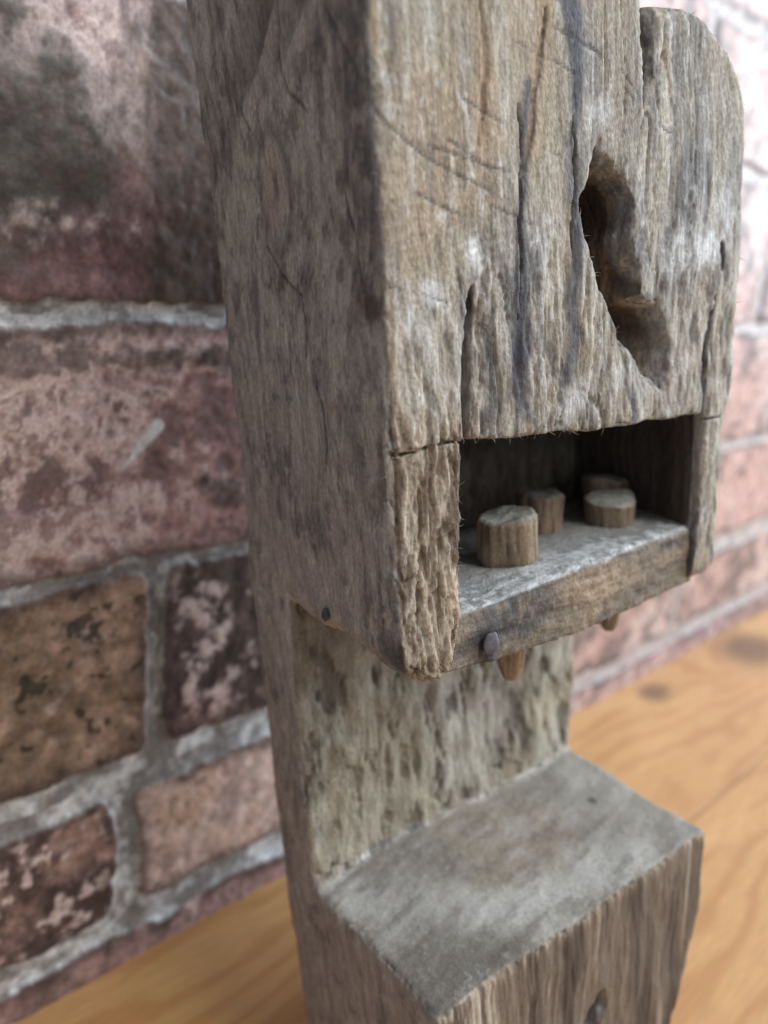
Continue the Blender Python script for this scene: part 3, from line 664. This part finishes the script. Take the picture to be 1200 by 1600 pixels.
# ---- shelf board, its nails and its pegs
def sdf_part(fun, bounds, h):
    xs, ys, zs = [np.arange(a, b, h) for a, b in bounds]
    X, Y, Z = np.meshgrid(xs, ys, zs, indexing='ij')
    V, Q = surface_nets(fun(X, Y, Z).astype(np.float32), (xs[0], ys[0], zs[0]), h)
    return V, Q, vnormals(V, Q)
def shelf_f(X, Y, Z):
    zb = np.interp(X, [.14, .27, .5, .73, .95], [.728, .708, .702, .702, .714])
    zt = np.interp(X, [.14, .27, .5, .73, .95], [.850, .846, .862, .864, .862])
    yf = -1.388 + .006 * np.sin(X * 9) - .006 * ss(.3, .2, X)
    f = smax(yf - Y, Y + .962, .01)
    f = smax(f, smax(zb - Z, Z - zt, .01), .018)
    xl = .098 + .05 * ss(.735, .85, Z) + .0 * Z; xl = np.where(Z > .84, .12, xl)
    return smax(f, smax(xl - X, X - .945 - .05 * ss(-1.385, -1.2, Y), .01), .014)
Vs, Qs, Ns = sdf_part(shelf_f, ((.07, 1.02), (-1.42, -.94), (.68, .89)), 1 / 210.)
x, y, z = Vs.T; nx, ny, nz = Ns.T
g = fbm(x * 4, y * 30, z * 26, 401, 4, .6); mi = fbm(x * 14, y * 14, z * 14, 405, 4, .6); sp = fbm(x * 60, y * 60, z * 60, 409, 3); bl = fbm(x * 4, y * 4, z * 4, 411, 3)
c = np.tile(np.array([.20, .165, .13]), (len(x), 1))
c = mixc(c, [.33, .27, .20], ss(0, .6, g + .3 * bl) * .7); c = mixc(c, [.075, .07, .068], ss(.05, .5, -g + .5 * mi) * .7)
c = mixc(c, [.065, .072, .08], ss(.0, .6, .9 - 9 * np.hypot((x - .36) * .6, z - .79) + .8 * mi) * .8)
c = mixc(c, [.36, .27, .18], ss(.0, .6, .8 - 8 * np.hypot((x - .55) * .5, z - .80) + .7 * mi) * .6)
stn = np.hypot(x - .235, (z - .755) * .8); c = mixc(c, [.045, .038, .038], ss(.055, .02, stn + .012 * mi) * .75)
topm = ss(.4, .8, nz)
k = np.tile(np.array([.30, .305, .31]), (len(x), 1)); k = mixc(k, [.62, .65, .67], ss(-1.22, -1.36, y + .03 * mi) * ss(-.4, .4, sp + mi) * .9)
k = mixc(k, [.17, .155, .14], ss(.2, .7, mi - .1) * .5)
c = c * (1 - topm[:, None]) + k * topm[:, None]
c = mixc(c, [.52, .54, .55], ss(.845, .862, z + .006 * sp) * (1 - topm) * ss(-.2, .5, mi) * .7)
d = (.004 * g + .004 * mi + .0016 * sp) * ss(.3, .7, -ny) + .0015 * sp + .002 * mi * topm
Vd = Vs + Ns * d[:, None]
fx = fibres(Vd, Ns, (y < -1.37) & (z > .84), 130, 21, .006, .024, (.5, .48, .44)); fy = fibres(Vd, Ns, (y < -1.37) & ((z < .72) | (x < .2)), 70, 22, .006, .024)
Va, Qa, Ca = add_to(Vd, Qs, c, fx); Va, Qa, Ca = add_to(Va, Qa, Ca, fy)
shelf = link('shelf_board', make_mesh('shelf_board', loc(Va), Qa, Ca, wood_b), root)

def build_peg(cx, cy, r, z1, tip, seed, tone, lean=(0, 0)):
    """wooden peg: rough round head above the board, whittled shaft through it"""
    n = 72; rng = np.random.RandomState(seed)
    zs = np.concatenate([np.linspace(tip, .70, 26), np.linspace(.71, .852, 8)[:-1], np.linspace(.852, z1, 34)])
    th = np.linspace(0, 2 * np.pi, n, endpoint=False)
    rings = []
    for zz in zs:
        if zz >= .852:
            t = (zz - .852) / (z1 - .852)
            rr = r * (1 - .07 * (1 - t) * (1 if seed != 1 else 0) + .0 * t) * (.93 + .07 * min(1, t * 8)) * (1 if t < .95 else 1 - .25 * (t - .95) / .05 * .5)
        elif zz >= .70: rr = r * .62
        else: rr = r * .62 * (max(0.0, (zz - tip) / (.70 - tip)) ** .36) + .002
        rings.append((zz, rr))
    T, K = np.meshgrid(th, np.arange(len(zs)))
    ZZ = np.array([q[0] for q in rings])[K]; RR = np.array([q[1] for q in rings])[K]
    fac = fbm(np.cos(T) * 1.3 + seed, np.sin(T) * 1.3, ZZ * 1.2, 500 + seed, 2) * .12                      # whittled, not truly round
    fi = fbm(np.cos(T) * 9 + seed, np.sin(T) * 9, ZZ * 5, 510 + seed, 3) * .045
    RR = RR * (1 + fac + fi)
    X = cx + RR * np.cos(T) + lean[0] * (ZZ - .85); Y = cy + RR * np.sin(T) + lean[1] * (ZZ - .85)
    # sawn top: slanting, uneven, one edge knocked off
    sl = 1 if seed % 2 else -1; ca = math.cos(-.5 + seed * 1.9); sa = math.sin(-.5 + seed * 1.9)
    def cut(px, py):
        u = ((px - cx) * ca + (py - cy) * sa) / r
        return (px - cx) * .10 * sl + (py - cy) * .06 + .0045 * fbm(px * 24, py * 24, px * 0 + seed, 520, 3) - .008 * ss(.45, 1.05, u + .2 * fbm(px * 12, py * 12, px * 0 + seed, 527, 2))
    topw = ss(.90, z1, ZZ)
    ZZ = ZZ + topw * cut(X, Y)
    Vv = [np.stack([X.ravel(), Y.ravel(), ZZ.ravel()], 1)]; Qq = []
    m = len(zs)
    for kx in range(m - 1):
        a = kx * n + np.arange(n); b = kx * n + (np.arange(n) + 1) % n
        Qq.append(np.stack([a, b, b + n, a + n], 1))
    base = m * n; last = Vv[0][(m - 1) * n:]
    ctr = last.mean(0)
    prev = (m - 1) * n
    for q, fr_ in enumerate((.95, .86, .75, .63, .5, .37, .24, .12, .03)):
        ringv = ctr + (last - ctr) * fr_
        ringv[:, 2] = z1 + cut(ringv[:, 0], ringv[:, 1]) + .0015 * fbm(ringv[:, 0] * 70, ringv[:, 1] * 70, ringv[:, 0] * 0 + seed, 530, 2) + .0012 * (1 - fr_)
        Vv.append(ringv); a = prev + np.arange(n); b = prev + (np.arange(n) + 1) % n; st = base + q * n
        Qq.append(np.stack([a, b, st + (np.arange(n) + 1) % n, st + np.arange(n)], 1)); prev = st
    Vp = np.concatenate(Vv); Qp = np.concatenate(Qq); Np = vnormals(Vp, Qp)
    x, y, z = Vp.T
    tp = ss(.6, .9, Np[:, 2])
    ang = np.arctan2(y - cy, x - cx)
    g = fbm(np.cos(ang) * 9, np.sin(ang) * 9 + seed, z * 5, 540 + seed, 4, .6); mi = fbm(x * 22, y * 22, z * 22, 550, 3)
    c = np.tile(np.array(tone), (len(x), 1)); c = mixc(c, np.array(tone) * .3, ss(0, .45, g) * .8); c = mixc(c, np.array(tone) * 1.7, ss(.1, .6, -g + .2 * mi) * .6)
    k = np.tile(np.array([.36, .37, .34]), (len(x), 1)); k = mixc(k, [.20, .17, .13], ss(0, .6, mi) * .7)
    c = c * (1 - tp[:, None]) + k * tp[:, None]
    if seed == 1: c = mixc(c, [.55, .45, .38], ss(1, .4, np.hypot((ang + .55) / .35, (z - .93) / .03) + .8 * mi) * .75 * (1 - tp))
    c = mixc(c, [.50, .33, .17], ss(.66, .6, z) * .75 * ss(-.3, .5, x - cx > 0)) if False else mixc(c, [.46, .31, .17], ss(.66, .6, z) * .7 * ss(-.02, .03, (x - cx) - .4 * (y - cy)))
    o = link('peg', make_mesh('peg', loc(Vp), Qp, c, dusty), shelf)
    return o
build_peg(.446, -1.231, .073, .966, .545, 1, (.30, .22, .15))
build_peg(.660, -1.115, .063, .963, .60, 2, (.27, .20, .14), (.03, 0))
build_peg(.838, -1.208, .066, .930, .55, 3, (.27, .20, .14))
build_peg(.922, -1.112, .062, .955, .60, 4, (.22, .165, .12))

def build_nail(pos, nrm, r, parent, name='nail'):
    nrm = np.array(nrm, float); nrm /= np.linalg.norm(nrm); a = np.cross(nrm, [0, 0, 1.]); a /= np.linalg.norm(a); b = np.cross(nrm, a)
    n = 28; Vv = []; Qq = []
    prof = [(-.03, .45), (.0, .5), (.001, .95), (.006, 1.02), (.008, .96), (.0092, .8), (.0096, .5), (.0090, .04)]
    for hh, rr in prof:
        for i in range(n):
            t = 2 * math.pi * i / n; q = r * rr * (1 + .10 * math.sin(2 * t + 1) + .06 * math.sin(5 * t)); Vv.append(np.array(pos) + nrm * hh + a * q * math.cos(t) * .72 + b * q * math.sin(t) * 1.15)
    for k in range(len(prof) - 1):
        for i in range(n): Qq.append([k * n + i, k * n + (i + 1) % n, (k + 1) * n + (i + 1) % n, (k + 1) * n + i])
    m = nail_mat
    return link(name, make_mesh(name, loc(np.array(Vv)), np.array(Qq), None, m), parent)
nail_mat, nt, NN, LL, BB = nodes_of('old_iron')
tc = NN.new('ShaderNodeTexCoord'); nz_ = NN.new('ShaderNodeTexNoise'); nz_.inputs['Scale'].default_value = 330; nz_.inputs['Detail'].default_value = 4; LL.new(tc.outputs['Object'], nz_.inputs['Vector'])
rp = NN.new('ShaderNodeValToRGB'); rp.color_ramp.elements[0].color = (.05, .05, .07, 1); rp.color_ramp.elements[1].color = (.20, .19, .21, 1); rp.color_ramp.elements[0].position = .35; rp.color_ramp.elements[1].position = .7
LL.new(nz_.outputs[0], rp.inputs[0]); LL.new(rp.outputs[0], BB.inputs['Base Color']); BB.inputs['Metallic'].default_value = .4; BB.inputs['Roughness'].default_value = .6
bpn = NN.new('ShaderNodeBump'); bpn.inputs['Strength'].default_value = .5; bpn.inputs['Distance'].default_value = .0004; LL.new(nz_.outputs[0], bpn.inputs['Height']); LL.new(bpn.outputs[0], BB.inputs['Normal'])
build_nail((.232, -1.396, .765), (-.15, -1, .05), .024, shelf)
build_nail((.002, -1.143, .817), (-1, -.05, 0), .014, root)
print('verts', len(V))
